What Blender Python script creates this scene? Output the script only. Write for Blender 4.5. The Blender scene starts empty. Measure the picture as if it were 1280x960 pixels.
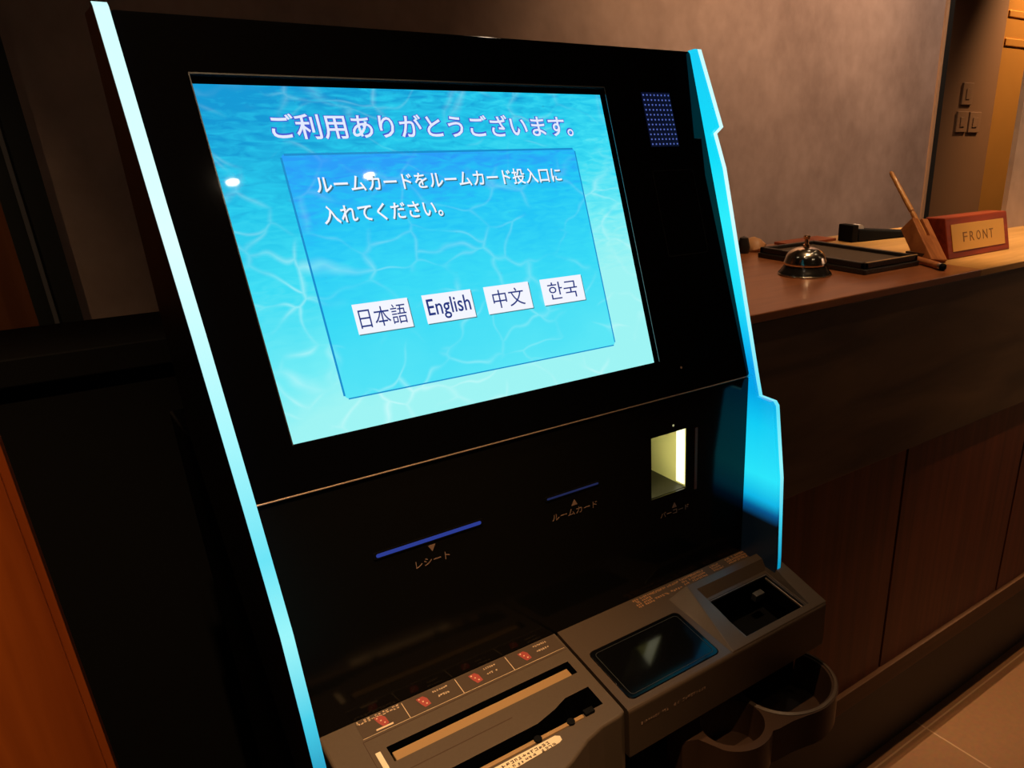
import bpy, bmesh, math, random
from mathutils import Vector, Matrix
random.seed(7)
S = bpy.context.scene
COL = S.collection
# ------------------------------------------------------------------ camera
CAMZ = 1.29
cd = bpy.data.cameras.new('camera'); cam = bpy.data.objects.new('camera', cd); COL.objects.link(cam)
yaw, pit, rol = math.radians(39.941), math.radians(23.342), math.radians(0.157)
fwd = Vector((math.sin(yaw)*math.cos(pit), math.cos(yaw)*math.cos(pit), -math.sin(pit)))
rgt0 = Vector((math.cos(yaw), -math.sin(yaw), 0)); up0 = rgt0.cross(fwd)
rgt = rgt0*math.cos(rol) + up0*math.sin(rol); up = up0*math.cos(rol) - rgt0*math.sin(rol)
M = Matrix((rgt, up, -fwd)).transposed().to_4x4(); M.translation = Vector((0, 0, CAMZ))
cam.matrix_world = M
cd.sensor_width = 36; cd.lens = 988.44/1280*36
cd.shift_x = -0.15325; cd.shift_y = 0.0778
cd.clip_start = 0.02
S.camera = cam
# ------------------------------------------------------------------ world, exposure
w = bpy.data.worlds.new('world'); S.world = w; w.use_nodes = True
w.node_tree.nodes['Background'].inputs[0].default_value = (1.0, 0.72, 0.5, 1)
w.node_tree.nodes['Background'].inputs[1].default_value = 0.004
S.view_settings.view_transform = 'Standard'; S.view_settings.look = 'None'
S.view_settings.exposure = 0; S.view_settings.gamma = 1
try: S.view_settings.use_curve_mapping = False
except Exception: pass
WARM = (1.0, 0.60, 0.30)
# ceiling lamps: (x, y, watts, cone degrees, aim x, aim y, aim z, label)
CEIL = 2.6
LAMPS = [
 (0.677, -1.459, 5, 60, 0.6, -1.5, 0, WARM, 'round recessed ceiling downlight over the hall, left of the nearer pair'),
 (1.137, -1.451, 5, 60, 1.2, -1.5, 0, WARM, 'round recessed ceiling downlight over the hall, right of the nearer pair'),
 (0.36, 0.40, 31, 25, 0.34, 0.47, 0.84, WARM, 'round recessed ceiling downlight straight above the kiosk trays'),
 (1.62, 0.68, 170, 32, 1.66, 0.86, 1.06, (1, 0.70, 0.42), 'round recessed ceiling downlight above the nameplate on the counter'),
 (1.02, 0.60, 52, 36, 1.0, 0.85, 1.06, WARM, 'unseen ceiling downlight added above the service bell for its highlights'),  # added lamp, gives the bell bright highlights
 (2.60, 1.30, 54, 105, 2.6, 1.9, 1.2, (1, 0.74, 0.58), 'round recessed ceiling downlight washing the right end of the plaster wall'),
 (1.90, 1.35, 88, 90, 2.0, 1.9, 1.3, (1, 0.58, 0.31), 'round recessed ceiling downlight washing the middle of the plaster wall'),
 (0.06, -0.06, 120, 44, -0.2, 0.60, 0.70, WARM, 'round recessed ceiling downlight shining on the wood partition'),
 (4.75, 1.75, 230, 80, 4.75, 2.4, 1.75, WARM, 'round recessed ceiling downlight beside the brass wall'),
 (2.0, 0.40, 95, 50, 1.8, 0.42, 0, WARM, 'round recessed ceiling downlight over the floor in front of the counter'),
 (-0.50, 1.25, 24, 40, -0.35, 1.9, 1.1, WARM, 'unseen ceiling downlight added to brighten the door'),  # added lamp, lifts the door leaf out of the dark
 (4.15, -1.1, 190, 100, 4.6, -0.9, 1.2, (1, 0.80, 0.60), 'unseen ceiling downlight added to light the hall wall mirrored in the bell'),  # added lamp, brightens the wall that the bell mirrors
 (2.9, -0.5, 14, 60, 2.9, -0.4, 0, WARM, 'unseen ceiling downlight added over the hall as one more highlight for the bell'),  # added lamp, one more highlight for the bell to catch
]

# ------------------------------------------------------------------ helpers
def lin(r, g, b):
    f = lambda c: (c/255/12.92) if c/255 <= 0.04045 else ((c/255+0.055)/1.055)**2.4
    return (f(r), f(g), f(b), 1)

MATS = {}
def mat(name, base=(0.5, 0.5, 0.5, 1), rough=0.5, metal=0.0, spec=0.5, coat=0.0, emit=None, estr=1.0, noise=None, bump=None):
    if name in MATS: return MATS[name]
    m = bpy.data.materials.new(name); m.use_nodes = True; nt = m.node_tree
    b = nt.nodes['Principled BSDF']
    b.inputs['Base Color'].default_value = base if len(base) == 4 else (*base, 1)
    b.inputs['Roughness'].default_value = rough; b.inputs['Metallic'].default_value = metal
    b.inputs['Specular IOR Level'].default_value = spec
    b.inputs['Coat Weight'].default_value = coat; b.inputs['Coat Roughness'].default_value = 0.05
    if emit:
        b.inputs['Emission Color'].default_value = emit; b.inputs['Emission Strength'].default_value = estr
    if noise:   # (scale, amount)
        tc = nt.nodes.new('ShaderNodeTexCoord'); n = nt.nodes.new('ShaderNodeTexNoise')
        n.inputs['Scale'].default_value = noise[0]; n.inputs['Detail'].default_value = 6
        nt.links.new(tc.outputs['Object'], n.inputs['Vector'])
        mx = nt.nodes.new('ShaderNodeMix'); mx.data_type = 'RGBA'
        c = base
        mx.inputs[6].default_value = (c[0]*(1-noise[1]), c[1]*(1-noise[1]), c[2]*(1-noise[1]), 1)
        mx.inputs[7].default_value = (min(1, c[0]*(1+noise[1])), min(1, c[1]*(1+noise[1])), min(1, c[2]*(1+noise[1])), 1)
        nt.links.new(n.outputs['Fac'], mx.inputs[0]); nt.links.new(mx.outputs[2], b.inputs['Base Color'])
        if bump:
            bp = nt.nodes.new('ShaderNodeBump'); bp.inputs['Strength'].default_value = bump; bp.inputs['Distance'].default_value = 0.002
            nt.links.new(n.outputs['Fac'], bp.inputs['Height']); nt.links.new(bp.outputs[0], b.inputs['Normal'])
    MATS[name] = m
    return m

def wood(name, dark, light, stretch=(1, 14, 14), scale=3.0, rough=0.4, coat=0.0, spec=0.4):
    if name in MATS: return MATS[name]
    m = bpy.data.materials.new(name); m.use_nodes = True; nt = m.node_tree; b = nt.nodes['Principled BSDF']
    tc = nt.nodes.new('ShaderNodeTexCoord'); mp = nt.nodes.new('ShaderNodeMapping'); mp.inputs['Scale'].default_value = stretch
    n = nt.nodes.new('ShaderNodeTexNoise'); n.inputs['Scale'].default_value = scale; n.inputs['Detail'].default_value = 8; n.inputs['Distortion'].default_value = 0.6
    r = nt.nodes.new('ShaderNodeValToRGB'); r.color_ramp.elements[0].position = 0.33; r.color_ramp.elements[1].position = 0.7
    r.color_ramp.elements[0].color = dark; r.color_ramp.elements[1].color = light
    L = nt.links.new
    L(tc.outputs['Object'], mp.inputs['Vector']); L(mp.outputs[0], n.inputs['Vector']); L(n.outputs['Fac'], r.inputs['Fac']); L(r.outputs['Color'], b.inputs['Base Color'])
    b.inputs['Roughness'].default_value = rough; b.inputs['Coat Weight'].default_value = coat; b.inputs['Coat Roughness'].default_value = 0.1
    b.inputs['Specular IOR Level'].default_value = spec
    MATS[name] = m
    return m

def BM(): return bmesh.new()

def box(bm, x0, x1, y0, y1, z0, z1, fr=None, bev=0.0):
    vs = []
    for z in (z0, z1):
        for (x, y) in ((x0, y0), (x1, y0), (x1, y1), (x0, y1)):
            vs.append(bm.verts.new(fr(x, y, z) if fr else (x, y, z)))
    q = [(0, 3, 2, 1), (4, 5, 6, 7), (0, 1, 5, 4), (1, 2, 6, 5), (2, 3, 7, 6), (3, 0, 4, 7)]
    fs = [bm.faces.new([vs[i] for i in f]) for f in q]
    bmesh.ops.recalc_face_normals(bm, faces=fs)
    if bev > 0:
        es = list({e for f in fs for e in f.edges})
        bmesh.ops.bevel(bm, geom=es, offset=bev, segments=2, affect='EDGES', profile=0.5)

def prism(bm, lo, hi, bev=0.0):
    n = len(lo); a = [bm.verts.new(p) for p in lo]; b = [bm.verts.new(p) for p in hi]
    fs = [bm.faces.new(a[::-1]), bm.faces.new(b)]
    for i in range(n): fs.append(bm.faces.new((a[i], a[(i+1) % n], b[(i+1) % n], b[i])))
    bmesh.ops.recalc_face_normals(bm, faces=fs)
    if bev > 0:
        es = list({e for f in fs for e in f.edges})
        bmesh.ops.bevel(bm, geom=es, offset=bev, segments=2, affect='EDGES', profile=0.5)

def poly(bm, pts, fr, h0, h1, bev=0.0):
    prism(bm, [fr(p[0], p[1], h0) for p in pts], [fr(p[0], p[1], h1) for p in pts], bev)

def rrect(x0, x1, y0, y1, r, n=5):
    o = []
    for cx, cy, a0 in ((x1-r, y1-r, 0), (x0+r, y1-r, 90), (x0+r, y0+r, 180), (x1-r, y0+r, 270)):
        for k in range(n+1):
            a = math.radians(a0+90*k/n); o.append((cx+r*math.cos(a), cy+r*math.sin(a)))
    return o

def lathe(bm, prof, c, n=40, axis=None):
    rings = []
    for (r, z) in prof:
        if r < 1e-6: rings.append([bm.verts.new((c[0], c[1], c[2]+z))])
        else: rings.append([bm.verts.new((c[0]+r*math.cos(2*math.pi*k/n), c[1]+r*math.sin(2*math.pi*k/n), c[2]+z)) for k in range(n)])
    fs = []
    for a, b in zip(rings, rings[1:]):
        for k in range(n):
            k2 = (k+1) % n
            if len(a) == 1 and len(b) == 1: continue
            if len(a) == 1: fs.append(bm.faces.new((a[0], b[k], b[k2])))
            elif len(b) == 1: fs.append(bm.faces.new((a[k], a[k2], b[0])))
            else: fs.append(bm.faces.new((a[k], a[k2], b[k2], b[k])))
    for rg, rev in ((rings[0], True), (rings[-1], False)):
        if len(rg) > 1: fs.append(bm.faces.new(rg[::-1] if rev else rg))
    bmesh.ops.recalc_face_normals(bm, faces=fs)

def rod(bm, p, q, radii, n=16):
    """tapered round bar from p to q; radii = [(t, r), ...]"""
    p = Vector(p); q = Vector(q); d = (q-p); L = d.length; d.normalize()
    t = d.orthogonal().normalized(); u = d.cross(t)
    rings = []
    for (k, r) in radii:
        c = p+(q-p)*k
        rings.append([bm.verts.new(c+t*(r*math.cos(2*math.pi*i/n))+u*(r*math.sin(2*math.pi*i/n))) for i in range(n)])
    fs = []
    for a, b in zip(rings, rings[1:]):
        for i in range(n): fs.append(bm.faces.new((a[i], a[(i+1) % n], b[(i+1) % n], b[i])))
    fs.append(bm.faces.new(rings[0][::-1])); fs.append(bm.faces.new(rings[-1]))
    bmesh.ops.recalc_face_normals(bm, faces=fs)

def obj(name, bm, m, parent=None, origin=None, smooth=False, label=None):
    """link a bmesh (world coordinates) as ONE mesh object"""
    root = parent
    while root is not None and root.parent is not None: root = root.parent
    off = Vector(root.location) if root is not None else Vector(origin or (0, 0, 0))
    bmesh.ops.translate(bm, verts=bm.verts, vec=-off)
    me = bpy.data.meshes.new(name); bm.to_mesh(me); bm.free()
    for mm in (m if isinstance(m, (list, tuple)) else [m]): me.materials.append(mm)
    if smooth:
        for p in me.polygons: p.use_smooth = True
        try: me.set_sharp_from_angle(angle=math.radians(38))
        except Exception: pass
    o = bpy.data.objects.new(name, me); COL.objects.link(o)
    if parent is not None: o.parent = parent
    else: o.location = off
    if label: o['label'] = label
    return o

def thing(name, label, cat, loc, group=None):
    o = bpy.data.objects.new(name, None); COL.objects.link(o); o.location = loc; o.empty_display_size = 0.05
    o['label'] = label; o['category'] = cat
    if group: o['group'] = group
    return o

def tag(o, label, cat, group=None):
    o['label'] = label; o['category'] = cat
    if group: o['group'] = group
    return o

def struct(name, bm, m, label=None, cat=None):
    o = obj(name, bm, m); o['kind'] = 'structure'
    if label: o['label'] = label
    if cat: o['category'] = cat
    return o

def cut(o, cutter, inner=None, smooth=False):
    """subtract a bmesh (world coordinates) from object o"""
    root = o
    while root.parent is not None: root = root.parent
    bmesh.ops.translate(cutter, verts=cutter.verts, vec=-Vector(root.location))
    if inner is not None:
        if inner.name not in [m.name for m in o.data.materials]: o.data.materials.append(inner)
        idx = [m.name for m in o.data.materials].index(inner.name)
        for f in cutter.faces: f.material_index = idx
    me = bpy.data.meshes.new('cutter'); cutter.to_mesh(me); cutter.free()
    for mm in o.data.materials: me.materials.append(mm)
    a = bpy.data.objects.new('tmp_a', o.data); c = bpy.data.objects.new('tmp_c', me)
    COL.objects.link(a); COL.objects.link(c)
    md = a.modifiers.new('b', 'BOOLEAN'); md.operation = 'DIFFERENCE'; md.object = c; md.solver = 'EXACT'
    dg = bpy.context.evaluated_depsgraph_get(); dg.update()
    new = bpy.data.meshes.new_from_object(a.evaluated_get(dg))
    if smooth:
        for p in new.polygons: p.use_smooth = True
        new.set_sharp_from_angle(angle=math.radians(35))
    old = o.data; o.data = new; new.name = old.name
    bpy.data.objects.remove(a); bpy.data.objects.remove(c); bpy.data.meshes.remove(me); bpy.data.meshes.remove(old)

def text_into(bm, body, fr, u0, u1, v0, v1, h, thick=0.0003, bold=0.0, mi=0, keep=False):
    """lettering fitted to the rectangle (u0..u1, v0..v1) of frame fr, h above it"""
    cu = bpy.data.curves.new('t', 'FONT'); cu.body = body; cu.size = 1.0; cu.extrude = 0.0; cu.offset = bold; cu.resolution_u = 3
    o = bpy.data.objects.new('t', cu); COL.objects.link(o)
    dg = bpy.context.evaluated_depsgraph_get(); dg.update()
    me = bpy.data.meshes.new_from_object(o.evaluated_get(dg))
    bpy.data.objects.remove(o)
    xs = [v.co.x for v in me.vertices]; ys = [v.co.y for v in me.vertices]
    if not xs: return
    ax, bx, ay, by = min(xs), max(xs), min(ys), max(ys)
    vs = [bm.verts.new(fr(u0+(v.co.x-ax)/(bx-ax)*(u1-u0), v0+(v.co.y-ay)/(by-ay)*(v1-v0), h)) for v in me.vertices]
    fs = []
    for p in me.polygons:
        try: f = bm.faces.new([vs[i] for i in p.vertices]); f.material_index = mi; fs.append(f)
        except ValueError: pass
    bpy.data.meshes.remove(me)
    n = Vector(fr(u0, v0, 1.0))-Vector(fr(u0, v0, 0.0))
    r = bmesh.ops.extrude_face_region(bm, geom=fs)
    tv = [g for g in r['geom'] if isinstance(g, bmesh.types.BMVert)]
    for g in r['geom']:
        if isinstance(g, bmesh.types.BMFace): g.material_index = mi
    bmesh.ops.translate(bm, verts=tv, vec=n*thick)
    bmesh.ops.recalc_face_normals(bm, faces=bm.faces)

def strokes_into(bm, fr, u0, u1, v0, v1, h, n, rows=1, thick=0.0002, mi=0):
    """rows of small print too fine to read: clusters of tiny marks"""
    rh = (v1-v0)/rows
    for r in range(rows):
        cw = (u1-u0)/n
        for i in range(n):
            if random.random() < 0.12: continue
            a = u0+i*cw; b0 = v0+r*rh
            for k in range(3):
                if random.random() < 0.5:
                    y = b0+rh*(0.12+0.26*k); x0 = a+cw*random.uniform(0.05, 0.3); x1 = a+cw*random.uniform(0.6, 0.9)
                    q = [(x0, y), (x1, y), (x1, y+rh*0.16), (x0, y+rh*0.16)]
                else:
                    x = a+cw*random.uniform(0.1, 0.75); y0 = b0+rh*random.uniform(0.08, 0.3); y1 = b0+rh*random.uniform(0.55, 0.82)
                    q = [(x, y0), (x+cw*0.17, y0), (x+cw*0.17, y1), (x, y1)]
                poly(bm, q, fr, h, h+thick)
                if mi:
                    bm.faces.ensure_lookup_table()
                    for f in bm.faces[-6:]: f.material_index = mi

# ------------------------------------------------------------------ materials
M_black = mat('black_glass', (0.0015, 0.0015, 0.0018, 1), 0.06, spec=0.28)
M_blackp = mat('black_panel', (0.006, 0.0058, 0.0050, 1), 0.11, spec=0.22)
M_body = mat('black_paint', (0.006, 0.0055, 0.005, 1), 0.35, spec=0.3)
M_matte = mat('black_matte', (0.004, 0.004, 0.004, 1), 0.7, spec=0.1)
M_tray = mat('bronze_plastic', (0.105, 0.074, 0.047, 1), 0.36, spec=0.5, noise=(400, 0.10))
M_tray2 = mat('bronze_plastic_dark', (0.085, 0.057, 0.036, 1), 0.34, spec=0.5, noise=(400, 0.10))
M_tan = mat('tan_plastic', lin(168, 132, 84), 0.45)
M_cream = mat('cream_label', lin(250, 228, 190), 0.6)
M_ink = mat('dark_ink', lin(70, 45, 25), 0.6)
M_print = mat('pale_print', lin(235, 205, 165), 0.5)
M_print2 = mat('faint_print', lin(150, 120, 100), 0.5)
M_red = mat('red_icon', lin(168, 72, 62), 0.5)
M_bright_bronze = mat('bright_bronze', (0.75, 0.55, 0.40, 1), 0.4, metal=0.8)
M_chrome = mat('chrome', (0.90, 0.82, 0.68, 1), 0.17, metal=1.0)
M_steel = mat('brushed_steel', (0.5, 0.45, 0.4, 1), 0.3, metal=1.0)
M_bellbase = mat('bell_base_black', (0.012, 0.011, 0.01, 1), 0.18, spec=0.6)
M_leather = mat('black_leather', (0.014, 0.012, 0.010, 1), 0.42, spec=0.5, noise=(300, 0.3), bump=0.4)
M_felt = mat('brown_tray_lining', (0.075, 0.05, 0.032, 1), 0.7)
M_signwood = wood('red_brown_lacquered_wood', lin(104, 34, 14), lin(138, 52, 22), (2, 20, 20), 4, 0.4, 0.0, 0.3)
M_plate = mat('gold_plate', lin(205, 150, 70), 0.42, metal=0.25)
M_gold_ink = mat('engraved_letter', lin(120, 78, 30), 0.5)
M_pen = wood('pale_turned_wood', lin(190, 125, 66), lin(220, 160, 92), (20, 20, 4), 5, 0.35, 0.3)
M_block = wood('brown_block_wood', lin(150, 88, 48), lin(186, 118, 68), (20, 6, 6), 6, 0.45)
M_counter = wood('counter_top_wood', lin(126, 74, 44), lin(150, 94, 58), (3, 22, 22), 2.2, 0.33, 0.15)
M_counter2 = wood('counter_top_wood_pale', lin(158, 116, 60), lin(184, 138, 78), (3, 22, 22), 2.2, 0.4, 0.05)  # paler, yellower tone for the right part of the top
M_apron = wood('dark_apron_veneer', lin(62, 48, 36), lin(98, 76, 56), (1.2, 1, 5), 3.2, 0.45)
M_front = wood('red_brown_panel_veneer', lin(80, 36, 22), lin(110, 54, 32), (26, 26, 1), 2.0, 0.4)
M_ctrim = wood('mid_brown_trim', lin(70, 44, 22), lin(88, 56, 30), (1, 20, 20), 3, 0.5)
M_toe = mat('black_toe_kick', (0.012, 0.012, 0.011, 1), 0.5)
M_part = wood('orange_veneer', lin(128, 58, 16), lin(188, 98, 34), (16, 16, 0.7), 1.6, 0.35, 0.2)
M_doorleaf = wood('brown_door_veneer', lin(104, 60, 34), lin(128, 78, 46), (16, 16, 0.8), 2, 0.45)
M_dark_frame = mat('black_door_frame', (0.016, 0.018, 0.017, 1), 0.5)
M_gray_line = mat('grey_seal', (0.12, 0.12, 0.13, 1), 0.5)
M_brass = mat('brass', (0.70, 0.33, 0.07, 1), 0.40, metal=0.7, noise=(3, 0.15))
M_corr = mat('brown_corridor_paint', lin(112, 80, 52), 0.6, noise=(6, 0.06))
M_switch = mat('brown_switch_plate', lin(120, 88, 60), 0.6)
M_yellow = mat('yellow_paper', lin(226, 186, 108), 0.7)
M_redpaper = mat('red_brown_paper', lin(150, 74, 40), 0.7)
M_tanlump = mat('tan_ceramic', lin(190, 140, 96), 0.5, noise=(60, 0.25))
M_clear = mat('clear_tape', lin(190, 180, 175), 0.1, spec=0.8)
M_white_trim = mat('white_lamp_trim', (0.7, 0.68, 0.64, 1), 0.4)
M_ceil = mat('ceiling_paint', (0.06, 0.05, 0.042, 1), 0.8, noise=(5, 0.05))
M_bluel = mat('blue_slot_light', (0.01, 0.012, 0.03, 1), 0.3, emit=lin(38, 56, 140), estr=1.0)
M_bluel2 = mat('dim_blue_slot_light', (0.01, 0.012, 0.03, 1), 0.3, emit=lin(24, 32, 70), estr=1.0)
M_lampdisc = mat('lamp_disc', (1, 1, 1, 1), 0.5, emit=(1.0, 0.80, 0.55, 1), estr=70)
M_cavity = mat('cream_cavity', lin(226, 220, 150), 0.5)
M_cavled = mat('cavity_led', (1, 1, 1, 1), 0.5, emit=lin(255, 250, 200), estr=14)
M_leddot = mat('led_dot', (1, 1, 1, 1), 0.5, emit=lin(170, 170, 120), estr=0.8)
M_grdot = mat('grille_dot_glint', (0.1, 0.12, 0.3, 1), 0.3, emit=lin(78, 100, 180), estr=1.0)  # emission stands in for blue reflections in the speaker holes
M_grback = mat('grille_backing', (0.002, 0.003, 0.012, 1), 0.4, emit=lin(3, 9, 34), estr=1.0)  # faint blue emission, painted reflection behind the dots

def plaster():
    m = bpy.data.materials.new('grey_brown_plaster'); m.use_nodes = True; nt = m.node_tree; b = nt.nodes['Principled BSDF']; L = nt.links.new
    tc = nt.nodes.new('ShaderNodeTexCoord'); n1 = nt.nodes.new('ShaderNodeTexNoise'); n1.inputs['Scale'].default_value = 2.6; n1.inputs['Detail'].default_value = 7
    n2 = nt.nodes.new('ShaderNodeTexNoise'); n2.inputs['Scale'].default_value = 24; n2.inputs['Detail'].default_value = 5
    mp = nt.nodes.new('ShaderNodeMapping'); mp.inputs['Scale'].default_value = (1, 1, 0.8)
    L(tc.outputs['Object'], n1.inputs['Vector']); L(tc.outputs['Object'], mp.inputs['Vector']); L(mp.outputs[0], n2.inputs['Vector'])
    mx = nt.nodes.new('ShaderNodeMix'); mx.inputs[0].default_value = 0.3
    L(n1.outputs['Fac'], mx.inputs[2]); L(n2.outputs['Fac'], mx.inputs[3])
    r = nt.nodes.new('ShaderNodeValToRGB'); r.color_ramp.elements[0].position = 0.32; r.color_ramp.elements[1].position = 0.68
    r.color_ramp.elements[0].color = lin(128, 108, 98); r.color_ramp.elements[1].color = lin(172, 150, 138)
    L(mx.outputs[0], r.inputs['Fac']); L(r.outputs[0], b.inputs['Base Color']); b.inputs['Roughness'].default_value = 0.7
    return m
M_plaster = plaster()

def floor_mat():
    m = bpy.data.materials.new('brown_stone_tiles'); m.use_nodes = True; nt = m.node_tree; b = nt.nodes['Principled BSDF']; L = nt.links.new
    tc = nt.nodes.new('ShaderNodeTexCoord'); mp = nt.nodes.new('ShaderNodeMapping'); mp.inputs['Location'].default_value = (-1.386, -0.722, 0)
    br = nt.nodes.new('ShaderNodeTexBrick'); br.offset = 0.0; br.inputs['Scale'].default_value = 1.0
    br.inputs['Brick Width'].default_value = 0.60; br.inputs['Row Height'].default_value = 0.30; br.inputs['Mortar Size'].default_value = 0.0022
    br.inputs['Color1'].default_value = lin(140, 98, 62); br.inputs['Color2'].default_value = lin(133, 93, 58); br.inputs['Mortar'].default_value = lin(176, 140, 104)
    n = nt.nodes.new('ShaderNodeTexNoise'); n.inputs['Scale'].default_value = 90; n.inputs['Detail'].default_value = 5
    mx = nt.nodes.new('ShaderNodeMix'); mx.data_type = 'RGBA'; mx.blend_type = 'MULTIPLY'; mx.inputs[0].default_value = 0.35
    L(tc.outputs['Object'], mp.inputs['Vector']); L(mp.outputs[0], br.inputs['Vector']); L(tc.outputs['Object'], n.inputs['Vector'])
    L(br.outputs['Color'], mx.inputs[6]); L(n.outputs['Color'], mx.inputs[7]); L(mx.outputs[2], b.inputs['Base Color']); b.inputs['Roughness'].default_value = 0.45
    return m
M_floor = floor_mat()

# ------------------------------------------------------------------ room shell
bm = BM(); box(bm, -4, 7, -5, 4.2, -0.06, 0.0); struct('floor', bm, M_floor)
bm = BM(); box(bm, -4, 7, -5, 4.2, CEIL, CEIL+0.06); struct('ceiling', bm, M_ceil)
bm = BM(); box(bm, 0.103, 2.905, 1.9, 2.06, 0.0, CEIL); struct('wall_back', bm, M_plaster)
bm = BM(); box(bm, -4.0, -0.86, 1.9, 2.06, 0.0, CEIL); box(bm, -0.86, 0.103, 1.9, 2.06, 2.1, CEIL); struct('wall_left', bm, M_plaster)
bm = BM(); box(bm, 2.905, 2.922, 1.892, 2.06, 0.0, CEIL); struct('trim_1', bm, mat('pale_corner_bead', lin(176, 140, 108), 0.4))
bm = BM(); box(bm, 2.922, 2.975, 1.905, 2.06, 0.0, CEIL); struct('dark_gap_strip', bm, M_toe)  # black strip in place of the dark gap past the wall end
bm = BM(); box(bm, 3.2, 4.225, 2.4, 2.5, 0.0, CEIL); struct('wall_corridor', bm, M_corr)
bm = BM(); box(bm, 4.225, 6.2, 2.40, 2.5, 0.0, CEIL)
box(bm, 4.235, 6.2, 2.392, 2.40, 1.785, 1.815, bev=0.003); box(bm, 4.235, 6.2, 2.392, 2.40, 1.655, 1.69, bev=0.003)
struct('wall_brass', bm, M_brass)
CT = 1.065
bm = BM(); box(bm, 1.815, 2.35, 0.962, 0.974, CT, CEIL); struct('wall_right', bm, M_plaster)
bm = BM(); box(bm, 4.6, 4.7, -4.9, 0.3, 0.0, CEIL); struct('wall_front', bm, M_plaster)
bm = BM(); box(bm, -3.9, -3.85, -4.9, 1.9, 0.0, CEIL); struct('wall_side', bm, M_corr)
# door in the back wall, far left
bm = BM(); box(bm, -0.86, 0.034, 1.915, 1.96, 0.0, 2.1); d = struct('door_1', bm, M_doorleaf)
bm = BM(); box(bm, 0.034, 0.103, 1.885, 2.06, 0.0, 2.1); f = obj('door_frame', bm, M_dark_frame, d)
bm = BM(); box(bm, 0.058, 0.065, 1.880, 1.885, 0.0, 2.1); obj('frame_seal', bm, M_gray_line, f)

# ------------------------------------------------------------------ ceiling lamps
for (x, y, watts, cone, ax, ay, az, lcol, lab) in LAMPS:
    t = thing('ceiling_downlight', lab, 'ceiling light', (x, y, CEIL), 'recessed ceiling downlights')
    bm = BM(); lathe(bm, [(0.018, -0.001), (0.022, -0.005), (0.038, -0.005), (0.042, -0.001), (0.042, 0.0)], (x, y, CEIL), 32); obj('trim_ring', bm, M_white_trim, t, smooth=True)
    bm = BM(); lathe(bm, [(0.0, -0.003), (0.018, -0.003), (0.018, -0.0005), (0.0, -0.0005)], (x, y, CEIL), 32); obj('lamp_lens', bm, M_lampdisc, t)
    ld = bpy.data.lights.new('downlight_beam', 'SPOT'); ld.energy = watts; ld.color = lcol; ld.spot_size = math.radians(cone); ld.spot_blend = 0.7; ld.shadow_soft_size = 0.012
    lo = bpy.data.objects.new('downlight_beam', ld); COL.objects.link(lo); lo.parent = t
    lo.location = (0, 0, -0.03)
    lo.rotation_euler = (Vector((ax, ay, az))-Vector((x, y, CEIL-0.03))).to_track_quat('-Z', 'Y').to_euler()

# ------------------------------------------------------------------ reception counter
CT = 1.065
c = thing('reception_counter', 'long dark wood reception counter behind the kiosk, with red-brown panels below', 'counter', (1.5, 0.92, 0))
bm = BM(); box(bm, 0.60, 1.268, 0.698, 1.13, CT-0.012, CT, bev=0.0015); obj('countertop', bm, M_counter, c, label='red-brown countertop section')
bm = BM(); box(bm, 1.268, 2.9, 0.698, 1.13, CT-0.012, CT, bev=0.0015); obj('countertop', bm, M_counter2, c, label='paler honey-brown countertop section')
bm = BM(); box(bm, 0.60, 2.9, 0.700, 0.735, 0.776, CT-0.0125, bev=0.001); obj('apron', bm, M_apron, c)
for (a, b) in ((0.61, 0.697), (0.703, 1.134), (1.140, 1.573), (1.579, 2.01), (2.016, 2.45)):
    bm = BM(); box(bm, a, b, 0.710, 0.735, 0.302, 0.776, bev=0.001); obj('front_panel', bm, M_front, c)
bm = BM(); box(bm, 0.60, 2.9, 0.735, 1.10, 0.26, CT-0.013); obj('carcass', bm, M_matte, c)
bm = BM(); box(bm, 0.60, 2.9, 0.700, 0.736, 0.262, 0.302, bev=0.0015); obj('base_trim', bm, M_ctrim, c)
bm = BM(); box(bm, 0.60, 2.9, 0.752, 1.10, 0.0, 0.262); obj('toe_kick', bm, M_toe, c)

# low black cabinet behind the kiosk
k = thing('side_cabinet', 'low black cabinet behind the kiosk, against the door', 'cabinet', (0.1, 1.12, 0))
bm = BM(); box(bm, -0.62, 0.56, 1.04, 1.20, CT-0.03, CT, bev=0.002); obj('cabinet_top', bm, M_matte, k)
bm = BM(); box(bm, -0.60, 0.55, 1.055, 1.19, 0.0, CT-0.03); obj('cabinet_body', bm, M_matte, k)

# near wood partition at the left edge
k = thing('wood_partition', 'orange-brown wood veneer partition left of the kiosk', 'partition', (-0.25, 0.62, 0))
bm = BM(); box(bm, -0.55, -0.0305, 0.60, 0.64, 0.0, 1.75, bev=0.001); obj('veneer_board', bm, M_part, k)
bm = BM(); box(bm, -0.0305, -0.0255, 0.601, 0.639, 0.0, 1.75, bev=0.0008); obj('edge_band', bm, M_part, k)

# ------------------------------------------------------------------ KIOSK
T = math.radians(18.195); AT = math.radians(10.42)
def UP(x, s, o): return (x, 0.548+s*math.sin(T)-o*math.cos(T), 1.051+s*math.cos(T)+o*math.sin(T))
def LO(x, z, o): return (x, 0.549-o, z)
def TR(x, d, h): return (x, 0.549-d*math.cos(AT)-h*math.sin(AT), 0.844-d*math.sin(AT)+h*math.cos(AT))
def FR(x, z, o): return (x, 0.4365-o, z)          # front face of the coin unit
KX0, KX1 = 0.0925, 0.567
K = thing('payment_kiosk', 'tall black self-service payment kiosk with a blue touch screen and glowing cyan side fins', 'kiosk', (0.33, 0.66, 0))

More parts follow.
